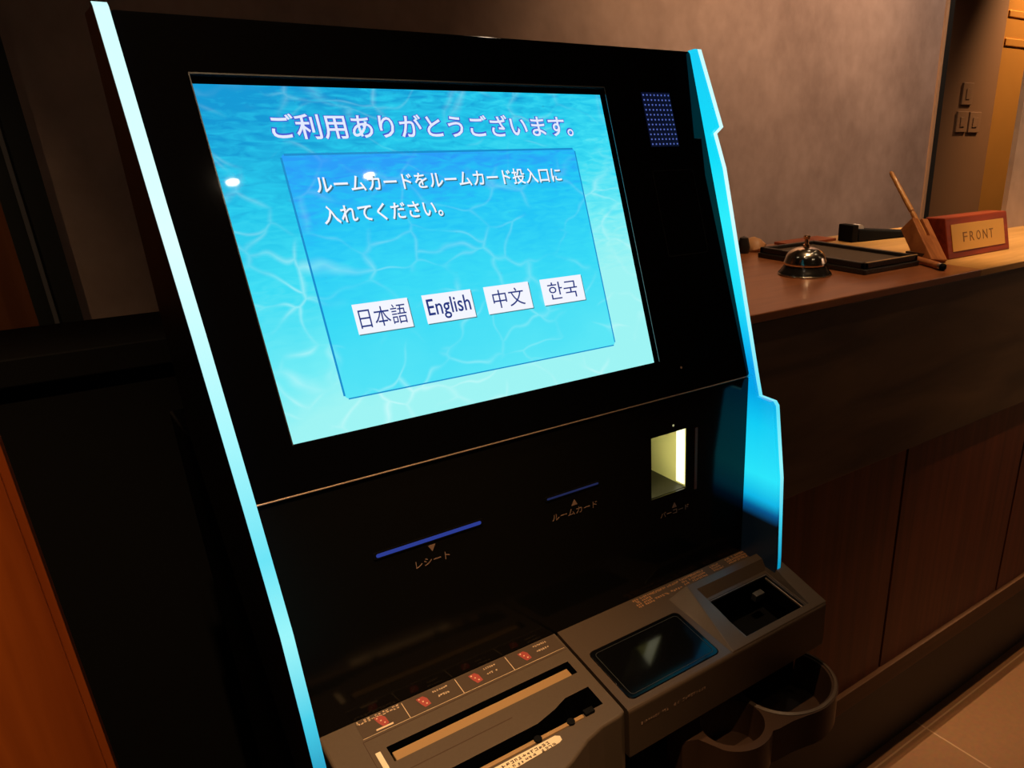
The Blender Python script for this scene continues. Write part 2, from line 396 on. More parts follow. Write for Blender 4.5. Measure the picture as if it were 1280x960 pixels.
# cabinet body and display housing
bm = BM(); box(bm, 0.0855, 0.5745, 0.5515, 0.80, 0.0, 1.052, bev=0.002)
cab = obj('cabinet', bm, M_matte, K)
bm = BM(); prism(bm, [UP(0.0925, 0.002, -0.008), UP(0.0925, 0.318, -0.008), (0.0925, 0.682, 1.353), (0.0925, 0.690, 1.0525)],
                 [UP(0.567, 0.002, -0.008), UP(0.567, 0.318, -0.008), (0.567, 0.682, 1.353), (0.567, 0.690, 1.0525)], 0.001)
obj('display_housing', bm, M_body, K)

# upper black glass panel with the screen opening
bm = BM(); poly(bm, rrect(KX0, KX1, 0.0, 0.318, 0.003), UP, -0.008, 0.0, 0.0008)
pan = obj('upper_panel', bm, M_black, K)
bm = BM(); poly(bm, [(0.127, 0.034), (0.4555, 0.034), (0.4555, 0.2815), (0.127, 0.2815)], UP, -0.0045, 0.01); cut(pan, bm)
bm = BM(); poly(bm, [(KX0, -0.0011), (KX1, -0.0011), (KX1, -0.0001), (KX0, -0.0001)], UP, -0.0085, 0.0003, 0.0002); obj('edge_highlight', bm, M_bright_bronze, K, label='thin bright strip standing in for the highlight along the upper glass edge')  # bright strip drawn as the highlight on the lower glass edge
bm = BM()
for q in ([(0.1265, 0.2812), (0.4562, 0.2812), (0.4562, 0.2822), (0.1265, 0.2822)], [(0.4555, 0.0335), (0.4563, 0.0335), (0.4563, 0.2812), (0.4555, 0.2812)],
          [(0.1263, 0.0335), (0.127, 0.0335), (0.127, 0.2812), (0.1263, 0.2812)]):
    poly(bm, q, UP, -0.004, 0.0004)
obj('screen_bezel', bm, mat('bezel_gloss', (0.35, 0.38, 0.4, 1), 0.2, spec=0.8, metal=0.9), K)

# --- screen picture
def screen_mat(name, ramp, caustic, xw):
    m = bpy.data.materials.new(name); m.use_nodes = True; nt = m.node_tree; b = nt.nodes['Principled BSDF']; L = nt.links.new; N = nt.nodes.new
    tc = N('ShaderNodeTexCoord'); vr = N('ShaderNodeVectorRotate'); vr.rotation_type = 'X_AXIS'
    P0 = Vector(UP(0.126, 0.034, 0))-Vector(K.location)
    vr.inputs['Center'].default_value = P0; vr.inputs['Angle'].default_value = T
    sb = N('ShaderNodeVectorMath'); sb.operation = 'SUBTRACT'; sb.inputs[1].default_value = P0
    L(tc.outputs['Object'], vr.inputs['Vector']); L(vr.outputs[0], sb.inputs[0])
    sp = N('ShaderNodeSeparateXYZ'); L(sb.outputs[0], sp.inputs[0])
    # t = s/0.243 - xw * x/0.325
    a = N('ShaderNodeMath'); a.operation = 'MULTIPLY'; a.inputs[1].default_value = 1/0.243; L(sp.outputs[2], a.inputs[0])
    x = N('ShaderNodeMath'); x.operation = 'MULTIPLY'; x.inputs[1].default_value = -xw/0.325; L(sp.outputs[0], x.inputs[0])
    t = N('ShaderNodeMath'); t.operation = 'ADD'; L(a.outputs[0], t.inputs[0]); L(x.outputs[0], t.inputs[1])
    # soft cloudiness
    n0 = N('ShaderNodeTexNoise'); n0.inputs['Scale'].default_value = 14; n0.inputs['Detail'].default_value = 3; L(sb.outputs[0], n0.inputs['Vector'])
    m0 = N('ShaderNodeMath'); m0.operation = 'MULTIPLY_ADD'; m0.inputs[1].default_value = 0.30; m0.inputs[2].default_value = -0.15; L(n0.outputs['Fac'], m0.inputs[0])
    t2 = N('ShaderNodeMath'); t2.operation = 'ADD'; L(t.outputs[0], t2.inputs[0]); L(m0.outputs[0], t2.inputs[1])
    # ripples, finer towards the top
    mp = N('ShaderNodeMapping'); mp.inputs['Scale'].default_value = (60, 1, 230); L(sb.outputs[0], mp.inputs['Vector'])
    n1 = N('ShaderNodeTexNoise'); n1.inputs['Scale'].default_value = 1; n1.inputs['Detail'].default_value = 4; n1.inputs['Distortion'].default_value = 0.8; L(mp.outputs[0], n1.inputs['Vector'])
    m1 = N('ShaderNodeMath'); m1.operation = 'SUBTRACT'; m1.inputs[1].default_value = 0.5; L(n1.outputs['Fac'], m1.inputs[0])
    tp = N('ShaderNodeMapRange'); tp.inputs['From Min'].default_value = 0.25; tp.inputs['From Max'].default_value = 1.0; tp.inputs['To Min'].default_value = 0.05; tp.inputs['To Max'].default_value = 0.85; L(a.outputs[0], tp.inputs['Value'])
    m2 = N('ShaderNodeMath'); m2.operation = 'MULTIPLY'; L(m1.outputs[0], m2.inputs[0]); L(tp.outputs[0], m2.inputs[1])
    t3 = N('ShaderNodeMath'); t3.operation = 'ADD'; L(t2.outputs[0], t3.inputs[0]); L(m2.outputs[0], t3.inputs[1])
    cr = N('ShaderNodeValToRGB'); els = cr.color_ramp.elements
    while len(els) < len(ramp): els.new(0.5)
    for e, (p, cc) in zip(els, ramp): e.position = p; e.color = lin(*cc)
    L(t3.outputs[0], cr.inputs['Fac'])
    # caustic web
    nd = N('ShaderNodeTexNoise'); nd.inputs['Scale'].default_value = 16; nd.inputs['Detail'].default_value = 2; L(sb.outputs[0], nd.inputs['Vector'])
    sc = N('ShaderNodeVectorMath'); sc.operation = 'MULTIPLY_ADD'; sc.inputs[1].default_value = (0.06, 0.0, 0.06); L(nd.outputs['Color'], sc.inputs[0]); L(sb.outputs[0], sc.inputs[2])
    mv = N('ShaderNodeMapping'); mv.inputs['Scale'].default_value = (24, 1, 36); L(sc.outputs[0], mv.inputs['Vector'])
    vo = N('ShaderNodeTexVoronoi'); vo.feature = 'DISTANCE_TO_EDGE'; vo.inputs['Scale'].default_value = 1.0; L(mv.outputs[0], vo.inputs['Vector'])
    mr = N('ShaderNodeMapRange'); mr.inputs['From Min'].default_value = 0.0; mr.inputs['From Max'].default_value = 0.075; mr.inputs['To Min'].default_value = 1.0; mr.inputs['To Max'].default_value = 0.0; L(vo.outputs['Distance'], mr.inputs['Value'])
    pw = N('ShaderNodeMath'); pw.operation = 'POWER'; pw.inputs[1].default_value = 1.6; L(mr.outputs[0], pw.inputs[0])
    nm = N('ShaderNodeTexNoise'); nm.inputs['Scale'].default_value = 22; L(sb.outputs[0], nm.inputs['Vector'])
    nr = N('ShaderNodeMapRange'); nr.inputs['From Min'].default_value = 0.42; nr.inputs['From Max'].default_value = 0.66; L(nm.outputs['Fac'], nr.inputs['Value'])
    fa = N('ShaderNodeMapRange'); fa.inputs['From Min'].default_value = 0.0; fa.inputs['From Max'].default_value = 0.95; fa.inputs['To Min'].default_value = caustic; fa.inputs['To Max'].default_value = caustic*0.25; L(a.outputs[0], fa.inputs['Value'])
    k1 = N('ShaderNodeMath'); k1.operation = 'MULTIPLY'; L(pw.outputs[0], k1.inputs[0]); L(nr.outputs[0], k1.inputs[1])
    k2 = N('ShaderNodeMath'); k2.operation = 'MULTIPLY'; L(k1.outputs[0], k2.inputs[0]); L(fa.outputs[0], k2.inputs[1])
    mx = N('ShaderNodeMix'); mx.data_type = 'RGBA'; mx.inputs[7].default_value = lin(205, 252, 252); L(k2.outputs[0], mx.inputs[0]); L(cr.outputs[0], mx.inputs[6])
    L(mx.outputs[2], b.inputs['Emission Color']); b.inputs['Emission Strength'].default_value = 1.0
    b.inputs['Base Color'].default_value = (0.004, 0.006, 0.008, 1); b.inputs['Roughness'].default_value = 0.025
    return m
M_scr = screen_mat('water_screen', [(0.0, (158, 244, 244)), (0.18, (112, 236, 246)), (0.40, (60, 220, 244)), (0.62, (36, 200, 236)), (0.92, (14, 152, 212))], 0.75, 0.42)
M_msg = screen_mat('message_screen', [(0.0, (90, 230, 246)), (0.3, (56, 218, 246)), (0.55, (34, 198, 246)), (0.82, (40, 158, 248))], 0.36, 0.16)
M_sline = mat('panel_shadow_line', (0, 0, 0, 1), 0.2, emit=lin(24, 142, 206))
M_swhite = mat('screen_white', (0, 0, 0, 1), 0.2, emit=lin(244, 246, 255))
M_slav = mat('screen_lavender', (0, 0, 0, 1), 0.2, emit=lin(226, 234, 255))
M_spurple = mat('screen_purple', (0, 0, 0, 1), 0.2, emit=lin(66, 92, 210))
M_sshade = mat('screen_text_shadow', (0, 0, 0, 1), 0.2, emit=lin(50, 112, 138))
M_snavy = mat('screen_navy', (0, 0, 0, 1), 0.2, emit=lin(34, 52, 128))
M_sbtnsh = mat('screen_button_edge', (0, 0, 0, 1), 0.2, emit=lin(70, 120, 132))
B = -0.0040
bm = BM(); poly(bm, [(0.1265, 0.0342), (0.4525, 0.0342), (0.4525, 0.2765), (0.1265, 0.2765)], UP, B-0.0004, B); scr = obj('display_screen', bm, M_scr, K, label='lit blue touch screen showing water and Japanese text')
bm = BM(); poly(bm, rrect(0.170, 0.4135, 0.0575, 0.2310, 0.004), UP, B+0.00002, B+0.0001); obj('message_panel', bm, M_msg, scr, label='darker blue message box on the screen')
bm = BM()
for q in ([(0.1725, 0.2297), (0.4115, 0.2297), (0.4115, 0.2312), (0.1725, 0.2312)], [(0.1695, 0.060), (0.1709, 0.060), (0.1709, 0.2285), (0.1695, 0.2285)],
          [(0.4127, 0.060), (0.4138, 0.060), (0.4138, 0.2285), (0.4127, 0.2285)], [(0.1725, 0.0570), (0.4115, 0.0570), (0.4115, 0.0580), (0.1725, 0.0580)]):
    poly(bm, q, UP, B+0.00012, B+0.00018)
obj('panel_border', bm, M_sline, scr)
HEAD = '\u3054\u5229\u7528\u3042\u308a\u304c\u3068\u3046\u3054\u3056\u3044\u307e\u3059\u3002'
L1 = '\u30eb\u30fc\u30e0\u30ab\u30fc\u30c9\u3092\u30eb\u30fc\u30e0\u30ab\u30fc\u30c9\u6295\u5165\u53e3\u306b'
L2 = '\u5165\u308c\u3066\u304f\u3060\u3055\u3044\u3002'
bm = BM(); text_into(bm, HEAD, UP, 0.1685, 0.4165, 0.2400, 0.2590, B+0.00010, 0.00005, bold=0.055)
for v in bm.faces: v.material_index = 1
text_into(bm, HEAD, UP, 0.1690, 0.4160, 0.2405, 0.2585, B+0.00020, 0.00005, bold=0.012)
obj('heading_text', bm, [M_slav, M_spurple], scr, label='white heading text with a purple outline')
def shadowed(name, body, u0, u1, v0, v1):
    bm = BM(); text_into(bm, body, UP, u0+0.0009, u1+0.0009, v0-0.0009, v1-0.0009, B+0.00014, 0.00004, bold=0.015)
    for f in bm.faces: f.material_index = 1
    text_into(bm, body, UP, u0, u1, v0, v1, B+0.00024, 0.00004, bold=0.012)
    return obj(name, bm, [M_swhite, M_sshade], scr)
shadowed('message_text', L1, 0.1885, 0.3940, 0.2030, 0.2155)
shadowed('message_text', L2, 0.1880, 0.2790, 0.1815, 0.1945)
for (x0, x1, txt, tx) in ((0.1915, 0.2335, '\u65e5\u672c\u8a9e', 0.0030), (0.2450, 0.2860, 'English', 0.0025), (0.2975, 0.3388, '\u4e2d\u6587', 0.0062), (0.3502, 0.3920, '\ud55c\uad6d', 0.0062)):
    bm = BM(); poly(bm, [(x0, 0.1015), (x1, 0.1015), (x1, 0.1235), (x0, 0.1235)], UP, B+0.00018, B+0.00026)
    n0 = len(bm.faces)
    poly(bm, [(x0+0.0006, 0.1007), (x1+0.0007, 0.1007), (x1+0.0007, 0.1226), (x0+0.0006, 0.1226)], UP, B+0.00012, B+0.00017)
    bm.faces.ensure_lookup_table()
    for f in bm.faces[n0:]: f.material_index = 1
    text_into(bm, txt, UP, x0+tx, x1-tx, 0.1052 if txt != 'English' else 0.1035, 0.1200, B+0.00030, 0.00004, bold=0.0 if txt != 'English' else 0.008, mi=2)
    obj('language_button', bm, [M_swhite, M_sbtnsh, M_snavy], scr, label='white screen button reading '+txt)

# speaker grille, card pad outline, pale dot
bm = BM(); poly(bm, [(0.4965, 0.2295), (0.5305, 0.2295), (0.5305, 0.2785), (0.4965, 0.2785)], UP, 0.0, 0.0003); gr = obj('speaker_grille', bm, M_grback, K, label='speaker grille with its blue reflections painted as glowing dots')
bm = BM()
for i in range(11):
    for j in range(8):
        cx = 0.4985+0.0043*j; cy = 0.2318+0.00442*i; r = 0.0008
        poly(bm, [(cx+r*math.cos(a*math.pi/3), cy+r*math.sin(a*math.pi/3)) for a in range(6)], UP, 0.0003, 0.0006)
obj('grille_dots', bm, M_grdot, gr)
bm = BM()
o_ = rrect(0.4915, 0.5425, 0.128, 0.208, 0.003); i_ = rrect(0.4923, 0.5417, 0.1288, 0.2072, 0.0026)
for k_ in range(len(o_)):
    k2 = (k_+1) % len(o_); poly(bm, [o_[k_], o_[k2], i_[k2], i_[k_]], UP, 0.0, 0.0003)
obj('card_reader_outline', bm, mat('grey_outline', (0.010, 0.010, 0.010, 1), 0.2), K)
bm = BM(); poly(bm, [(0.4800+0.0012*math.cos(a*math.pi/6), 0.0240+0.0012*math.sin(a*math.pi/6)) for a in range(12)], UP, 0.0, 0.0004); obj('panel_dot', bm, M_print2, K)  # small pale dot near the bottom of the upper panel

# lower panel with slots and barcode window
bm = BM()
poly(bm, [(KX0, 0.80), (KX1, 0.80), (KX1, 1.0485), (KX0, 1.0485)], LO, -0.0022, 0.0, 0.0006)
lp = obj('lower_panel', bm, M_blackp, K)
bm = BM(); poly(bm, [(0.4375, 0.9475), (0.4835, 0.9475), (0.4835, 1.0130), (0.4375, 1.0130)], LO, -0.03, 0.03); cut(lp, bm)
bm = BM(); poly(bm, [(0.4365, 0.9465), (0.4845, 0.9465), (0.4845, 1.0140), (0.4365, 1.0140)], LO, -0.09, 0.0005); cut(cab, bm)
# barcode window: a lit box set into the panel
bm = BM(); D = 0.088
poly(bm, [(0.4840, 0.9470), (0.4844, 0.9470), (0.4844, 1.0135), (0.4840, 1.0135)], LO, -D, -0.003)      # right wall
poly(bm, [(0.4370, 0.9470), (0.4840, 0.9470), (0.4840, 1.0135), (0.4370, 1.0135)], LO, -D-0.0004, -D)    # back wall
win = obj('barcode_window', bm, M_cavity, K, label='recessed window glowing pale yellow inside')
bm = BM(); poly(bm, [(0.4370, 0.9468), (0.4840, 0.9468), (0.4840, 0.9478), (0.4370, 0.9478)], LO, -D, -0.003)
poly(bm, [(0.4368, 0.9470), (0.4372, 0.9470), (0.4372, 1.0135), (0.4368, 1.0135)], LO, -D, -0.003)
poly(bm, [(0.4370, 1.0130), (0.4840, 1.0130), (0.4840, 1.0136), (0.4370, 1.0136)], LO, -D, -0.003)
obj('window_floor', bm, mat('dark_cavity_floor', lin(34, 31, 20), 0.5), win)
bm = BM(); poly(bm, [(0.4375, 0.9520), (0.4382, 0.9520), (0.4382, 1.0100), (0.4375, 1.0100)], LO, -0.016, -0.008); obj('window_lamp', bm, M_cavled, win)
bm = BM(); poly(bm, [(0.4836, 0.9500), (0.4839, 0.9500), (0.4839, 1.0125), (0.4836, 1.0125)], LO, -0.017, -0.004); obj('window_glow_strip', bm, mat('soft_led', (1, 1, 1, 1), 0.5, emit=lin(255, 250, 205), estr=1.05), win)
bm = BM(); poly(bm, [(0.4935, 0.9430), (0.4968, 0.9430), (0.4968, 1.0105), (0.4935, 1.0105)], LO, 0.0, 0.0006); obj('side_bar', bm, mat('copper_bar', lin(150, 84, 60), 0.35, metal=0.4), win)
bm = BM(); poly(bm, [(0.4650+0.0011*math.cos(a*math.pi/5), 1.0200+0.0011*math.sin(a*math.pi/5)) for a in range(10)], LO, 0.0, 0.0004); obj('window_indicator', bm, M_leddot, win)
def tri(bm, x, z, s, upw):
    y = 1 if upw else -1
    pts = [(x-s, z-y*s*0.9), (x+s, z-y*s*0.9), (x, z+y*s*0.9)]
    poly(bm, pts if upw else pts[::-1], LO, 0.0, 0.0003)
RE = '\u30ec\u30b7\u30fc\u30c8'; RC = '\u30eb\u30fc\u30e0\u30ab\u30fc\u30c9'; BC = '\u30d0\u30fc\u30b3\u30fc\u30c9'
for (nm, x0, x1, z, hh, mm, tx, tz, u, body, a0, a1, b0, b1, lab) in (
    ('receipt_slot', 0.167, 0.2555, 0.9842, 0.0016, M_bluel, 0.2115, 0.9755, False, RE, 0.1965, 0.2255, 0.9615, 0.9680, 'blue-lit receipt slot'),
    ('card_slot', 0.3195, 0.3745, 0.9852, 0.0009, M_bluel2, 0.3480, 0.9738, True, RC, 0.3240, 0.3725, 0.9615, 0.9680, 'dim blue room card slot')):
    bm = BM(); poly(bm, rrect(x0-0.002, x1+0.002, z-hh-0.0014, z+hh+0.0014, 0.0012, 3), LO, 0.0, 0.0006); s = obj(nm, bm, M_matte, K, label=lab)
    bm = BM(); poly(bm, rrect(x0, x1, z-hh, z+hh, hh*0.9, 3), LO, 0.0006, 0.0009); obj('slot_light', bm, mm, s)
    bm = BM(); tri(bm, tx, tz, 0.0032, u); text_into(bm, body, LO, a0, a1, b0, b1, 0.0, 0.0003); obj('slot_label', bm, M_print2, s)
bm = BM(); tri(bm, 0.467, 0.9335, 0.0030, True); text_into(bm, BC, LO, 0.4490, 0.4860, 0.9235, 0.9292, 0.0, 0.0003); obj('window_label', bm, M_print2, win)

# side fins
PROF = [(0.6495, 0.064), (0.6410, 0.065), (0.607, -0.004), (0.6155, -0.010), (0.601, -0.041), (0.542, -0.244), (0.537, -0.2595), (0.517, -0.2600), (0.513, -0.264), (0.501, -0.341), (0.497, -0.435), (0.497, -0.50)]
def fin_mat(name, stops, base):
    m = bpy.data.materials.new(name); m.use_nodes = True; nt = m.node_tree; b = nt.nodes['Principled BSDF']; L = nt.links.new; N = nt.nodes.new
    tc = N('ShaderNodeTexCoord'); sp = N('ShaderNodeSeparateXYZ'); mr = N('ShaderNodeMapRange'); mr.inputs['From Min'].default_value = 0.78; mr.inputs['From Max'].default_value = 1.36
    cr = N('ShaderNodeValToRGB'); els = cr.color_ramp.elements
    while len(els) < len(stops): els.new(0.5)
    for e, (z, cc) in zip(els, stops): e.position = (z-0.78)/0.58; e.color = lin(*cc)
    L(tc.outputs['Object'], sp.inputs[0]); L(sp.outputs[2], mr.inputs['Value']); L(mr.outputs[0], cr.inputs['Fac']); L(cr.outputs[0], b.inputs['Emission Color'])
    b.inputs['Emission Strength'].default_value = 1.0; b.inputs['Base Color'].default_value = base; b.inputs['Roughness'].default_value = 0.25
    return m
M_fin = fin_mat('lit_acrylic', [(0.894, (0, 4, 8)), (0.906, (0, 84, 140)), (0.918, (10, 180, 228)), (0.945, (40, 228, 250)), (1.000, (15, 205, 245)), (1.035, (0, 165, 230)), (1.06, (0, 160, 235)), (1.12, (26, 220, 250)), (1.20, (45, 238, 252)), (1.26, (18, 222, 250)), (1.34, (24, 208, 248))], (0.03, 0.035, 0.035, 1))
M_edge = fin_mat('lit_acrylic_edge', [(0.80, (0, 60, 90)), (0.85, (0, 150, 190)), (0.90, (60, 205, 232)), (0.965, (150, 245, 250)), (1.02, (95, 225, 245)), (1.10, (160, 245, 252)), (1.22, (215, 255, 255)), (1.35, (200, 255, 255))], (0.05, 0.06, 0.06, 1))
PROF_LEFT = [(0.651, 0.064), (0.6460, 0.0665), (0.6425, 0.0640), (0.604, -0.048), (0.574, -0.126), (0.537, -0.234), (0.521, -0.285), (0.510, -0.322), (0.502, -0.385), (0.498, -0.435), (0.497, -0.50)]
for (xa, xb, prof_, xc, lab) in ((0.0842, 0.0922, PROF_LEFT, 0.0838, 'left cyan-lit fin seen edge-on'), (0.5675, 0.5760, PROF, 0.5761, 'right cyan-lit fin with a stepped front edge')):
    pts = [(y, z+CAMZ) for (y, z) in prof_]
    back = [(0.562, 0.79), (0.562, 1.06), (0.662, 1.345)]
    ins = [(y+0.0025, z) for (y, z) in pts]
    bm = BM(); ring = (ins if xa < 0.3 else [(y+0.0004, z) for (y, z) in pts])+back
    prism(bm, [(xa, y, z) for (y, z) in ring], [(xb, y, z) for (y, z) in ring]); fin = obj('light_fin', bm, M_fin, K, label=lab)
    bm = BM()
    xe = xa if xa < 0.3 else xb-0.0045
    for (p, q, pi, qi) in zip(pts, pts[1:], ins, ins[1:]):
        prism(bm, [(xe-0.0001, p[0], p[1]), (xe-0.0001, q[0], q[1]), (xe-0.0001, qi[0], qi[1]), (xe-0.0001, pi[0], pi[1])],
                  [(xb+0.0001, p[0], p[1]), (xb+0.0001, q[0], q[1]), (xb+0.0001, qi[0], qi[1]), (xb+0.0001, pi[0], pi[1])])
    bmesh.ops.remove_doubles(bm, verts=bm.verts, dist=0.00001)
    obj('glowing_edge', bm, M_edge, fin)
    ci = [(y+0.0012, z) for (y, z) in pts]+([(0.562, 0.79), (0.690, 1.0525), (0.682, 1.353)] if xa < 0.3 else back)
    bm = BM(); prism(bm, [(xc, y, z) for (y, z) in ci], [(xc+0.0003, y, z) for (y, z) in ci]); obj('outer_cover', bm, M_body, fin, label='black outer side of the fin')

# --- banknote unit
bill_outline = [(0.100, 0.0), (0.3185, 0.0), (0.3185, 0.111), (0.3135, 0.1135), (0.294, 0.1145), (0.276, 0.119), (0.255, 0.129), (0.240, 0.134), (0.178, 0.134), (0.163, 0.129), (0.142, 0.119), (0.124, 0.1145), (0.105, 0.1135), (0.100, 0.111)]
bm = BM()
lo = [TR(x, d, -0.002) for (x, d) in bill_outline]; lo = [(p[0], p[1], 0.62) for p in lo]
prism(bm, lo, [TR(x, d, 0.0) for (x, d) in bill_outline])
es = [e for e in bm.edges if all(abs(v.co.z-0.62) > 0.05 for v in e.verts) and min(v.co.y for v in e.verts) < 0.45 and not any(abs(v.co.x-0.3185) < 1e-5 and v.co.y > 0.47 for v in e.verts)]
bmesh.ops.bevel(bm, geom=es, offset=0.0025, segments=3, affect='EDGES', profile=0.5)
bill = obj('bill_unit', bm, M_tray, K, label='bronze banknote unit with a wide slot')
# slot and hand recess
bm = BM(); poly(bm, [(0.140, 0.0365), (0.3095, 0.0365), (0.3095, 0.0525), (0.140, 0.0525)], TR, -0.03, 0.01); cut(bill, bm, M_matte)
rec = [(0.308, 0.0715), (0.308, 0.0945), (0.110, 0.0945), (0.110, 0.0715), (0.134, 0.0715), (0.148, 0.077), (0.168, 0.082), (0.250, 0.082), (0.270, 0.077), (0.284, 0.0715)]
bm = BM(); poly(bm, rec[::-1], TR, -0.05, 0.01); cut(bill, bm, M_matte)
bm = BM(); poly(bm, [(0.1375, 0.0360), (0.3115, 0.0360), (0.3115, 0.0530), (0.1375, 0.0530)], TR, -0.032, -0.0305)
poly(bm, rrect(0.109, 0.309, 0.071, 0.095, 0.001), TR, -0.053, -0.0505)
obj('slot_floor', bm, M_matte, bill)
bm = BM(); poly(bm, [(0.1420, 0.0425), (0.3045, 0.0425), (0.3045, 0.0522), (0.1420, 0.0522)], TR, -0.028, -0.0012, 0.0005); obj('slot_plate', bm, M_tan, bill, label='tan plate standing in the banknote slot')
bm = BM(); poly(bm, [(0.130, 0.0645), (0.236, 0.0645), (0.236, 0.0652), (0.130, 0.0652)], TR, 0.0, 0.0002)
poly(bm, rrect(0.1270, 0.3170, 0.0225, 0.0229, 0.0001, 1), TR, 0.0, 0.0003)
poly(bm, [(0.1268, 0.0229), (0.1272, 0.0229), (0.1272, 0.112), (0.1268, 0.112)], TR, 0.0, 0.0003)
obj('seam_lines', bm, M_ink, bill)
bm = BM(); poly(bm, rrect(0.1285, 0.3165, 0.0008, 0.0205, 0.001), TR, 0.0, 0.0004); lb = obj('icon_strip', bm, M_tray2, bill, label='label strip with red pictograms and small print')
bm = BM()
strokes_into(bm, TR, 0.129, 0.165, 0.0012, 0.0058, 0.0004, 12, 2)
for x in (0.167, 0.215, 0.264): poly(bm, [(x, 0.002), (x+0.0005, 0.002), (x+0.0005, 0.020), (x, 0.020)], TR, 0.0004, 0.0006)
for x in (0.189, 0.237, 0.288):
    strokes_into(bm, TR, x+0.004, x+0.018, 0.0035, 0.0062, 0.0004, 7, 1)
    strokes_into(bm, TR, x+0.004, x+0.017, 0.0100, 0.0130, 0.0004, 6, 1)
poly(bm, [(0.140, 0.0165), (0.154, 0.0165), (0.154, 0.0182), (0.140, 0.0182)], TR, 0.0004, 0.0006)
poly(bm, [(0.128, 0.0203), (0.316, 0.0203), (0.316, 0.0207), (0.128, 0.0207)], TR, 0.0004, 0.0006)
for x in (0.144, 0.180, 0.228, 0.277):
    for k_ in range(3): poly(bm, [(x+0.002*k_, 0.006+0.0034*k_), (x+0.002*k_+0.0012, 0.006+0.0034*k_), (x+0.002*k_+0.0012, 0.0072+0.0034*k_), (x+0.002*k_, 0.0072+0.0034*k_)], TR, 0.0006, 0.0008)
obj('small_print', bm, M_print, bill)
for x in (0.147, 0.183, 0.231, 0.280):
    bm = BM()
    pts = [(x-0.0045, 0.005), (x+0.0015, 0.0045), (x+0.0040, 0.008), (x+0.0045, 0.0155), (x-0.0010, 0.0165), (x-0.0030, 0.0115)]
    poly(bm, pts[::-1], TR, 0.0004, 0.0006)
    obj('red_icon', bm, M_red, bill, label='red pictogram')
bm = BM(); poly(bm, [(0.1305, 0.038), (0.1345, 0.038), (0.1345, 0.060), (0.1305, 0.060)], TR, 0.0, 0.0005); obj('cream_tab', bm, M_cream, bill)
# hinged rail with black studs
bm = BM(); poly(bm, [(0.120, 0.0945), (0.286, 0.0945), (0.286, 0.0985), (0.120, 0.0985)], TR, -0.012, 0.0012, 0.0008); ra = obj('recess_rail', bm, M_tan, bill, label='pale rail along the hand recess')
for x in (0.2415, 0.2735, 0.180):
    bm = BM(); rod(bm, TR(x, 0.0965, 0.0008), TR(x, 0.0965, 0.0022), [(0, 0.0036), (1, 0.0034)], 18); obj('rail_stud', bm, M_matte, bill)
bm = BM()
poly(bm, [(0.2875, 0.0925), (0.297, 0.0925), (0.297, 0.0985), (0.2875, 0.0985)], TR, -0.004, 0.003, 0.0008)
obj('rail_hinge', bm, M_matte, bill)
bm = BM(); st = [(0.160, 0.1005), (0.255, 0.1005), (0.2585, 0.1030), (0.2580, 0.1070), (0.255, 0.1085), (0.160, 0.1120)]
poly(bm, st[::-1], TR, 0.0, 0.0006); sk = obj('notice_sticker', bm, M_cream, bill, label='cream paper sticker with two rows of small print')
bm = BM(); strokes_into(bm, TR, 0.164, 0.252, 0.1018, 0.1100, 0.0006, 24, 2); obj('sticker_print', bm, M_ink, bill)

# --- coin unit
co = [(0.3215, 0.0), (0.5835, 0.0), (0.5835, 0.1140), (0.3215, 0.1140)]
bm = BM(); lo = [TR(x, d, 0) for (x, d) in co]; lo = [(p[0], p[1], 0.772) for p in lo]
prism(bm, lo, [TR(x, d, 0.0) for (x, d) in co])
es = [e for e in bm.edges if all(v.co.z > 0.8 and v.co.y < 0.45 for v in e.verts)]
bmesh.ops.bevel(bm, geom=es, offset=0.003, segments=3, affect='EDGES', profile=0.5)
coin = obj('coin_unit', bm, M_tray2, K, label='bronze coin unit with a small display and coin hopper')
bm = BM(); poly(bm, [(0.4745, 0.044), (0.5625, 0.044), (0.5625, 0.1035), (0.4745, 0.1035)], TR, -0.045, 0.03); cut(coin, bm, M_matte)
bm = BM(); poly(bm, rrect(0.330, 0.4385, 0.038, 0.1055, 0.006), TR, -0.004, 0.03); cut(coin, bm)
bm = BM(); poly(bm, rrect(0.3305, 0.438, 0.0385, 0.105, 0.0058), TR, -0.0042, 0.0004, 0.0006); dsp = obj('coin_display', bm, mat('black_display', (0.003, 0.003, 0.003, 1), 0.08, spec=0.35), coin, label='small black display')
bm = BM(); o_ = rrect(0.3345, 0.434, 0.0425, 0.101, 0.004); i_ = rrect(0.3350, 0.4335, 0.0430, 0.1005, 0.0036)
for k_ in range(len(o_)):
    k2 = (k_+1) % len(o_); poly(bm, [o_[k_], o_[k2], i_[k2], i_[k_]], TR, 0.0004, 0.0006)
obj('display_line', bm, mat('grey_display_line', (0.03, 0.03, 0.03, 1), 0.4), coin)
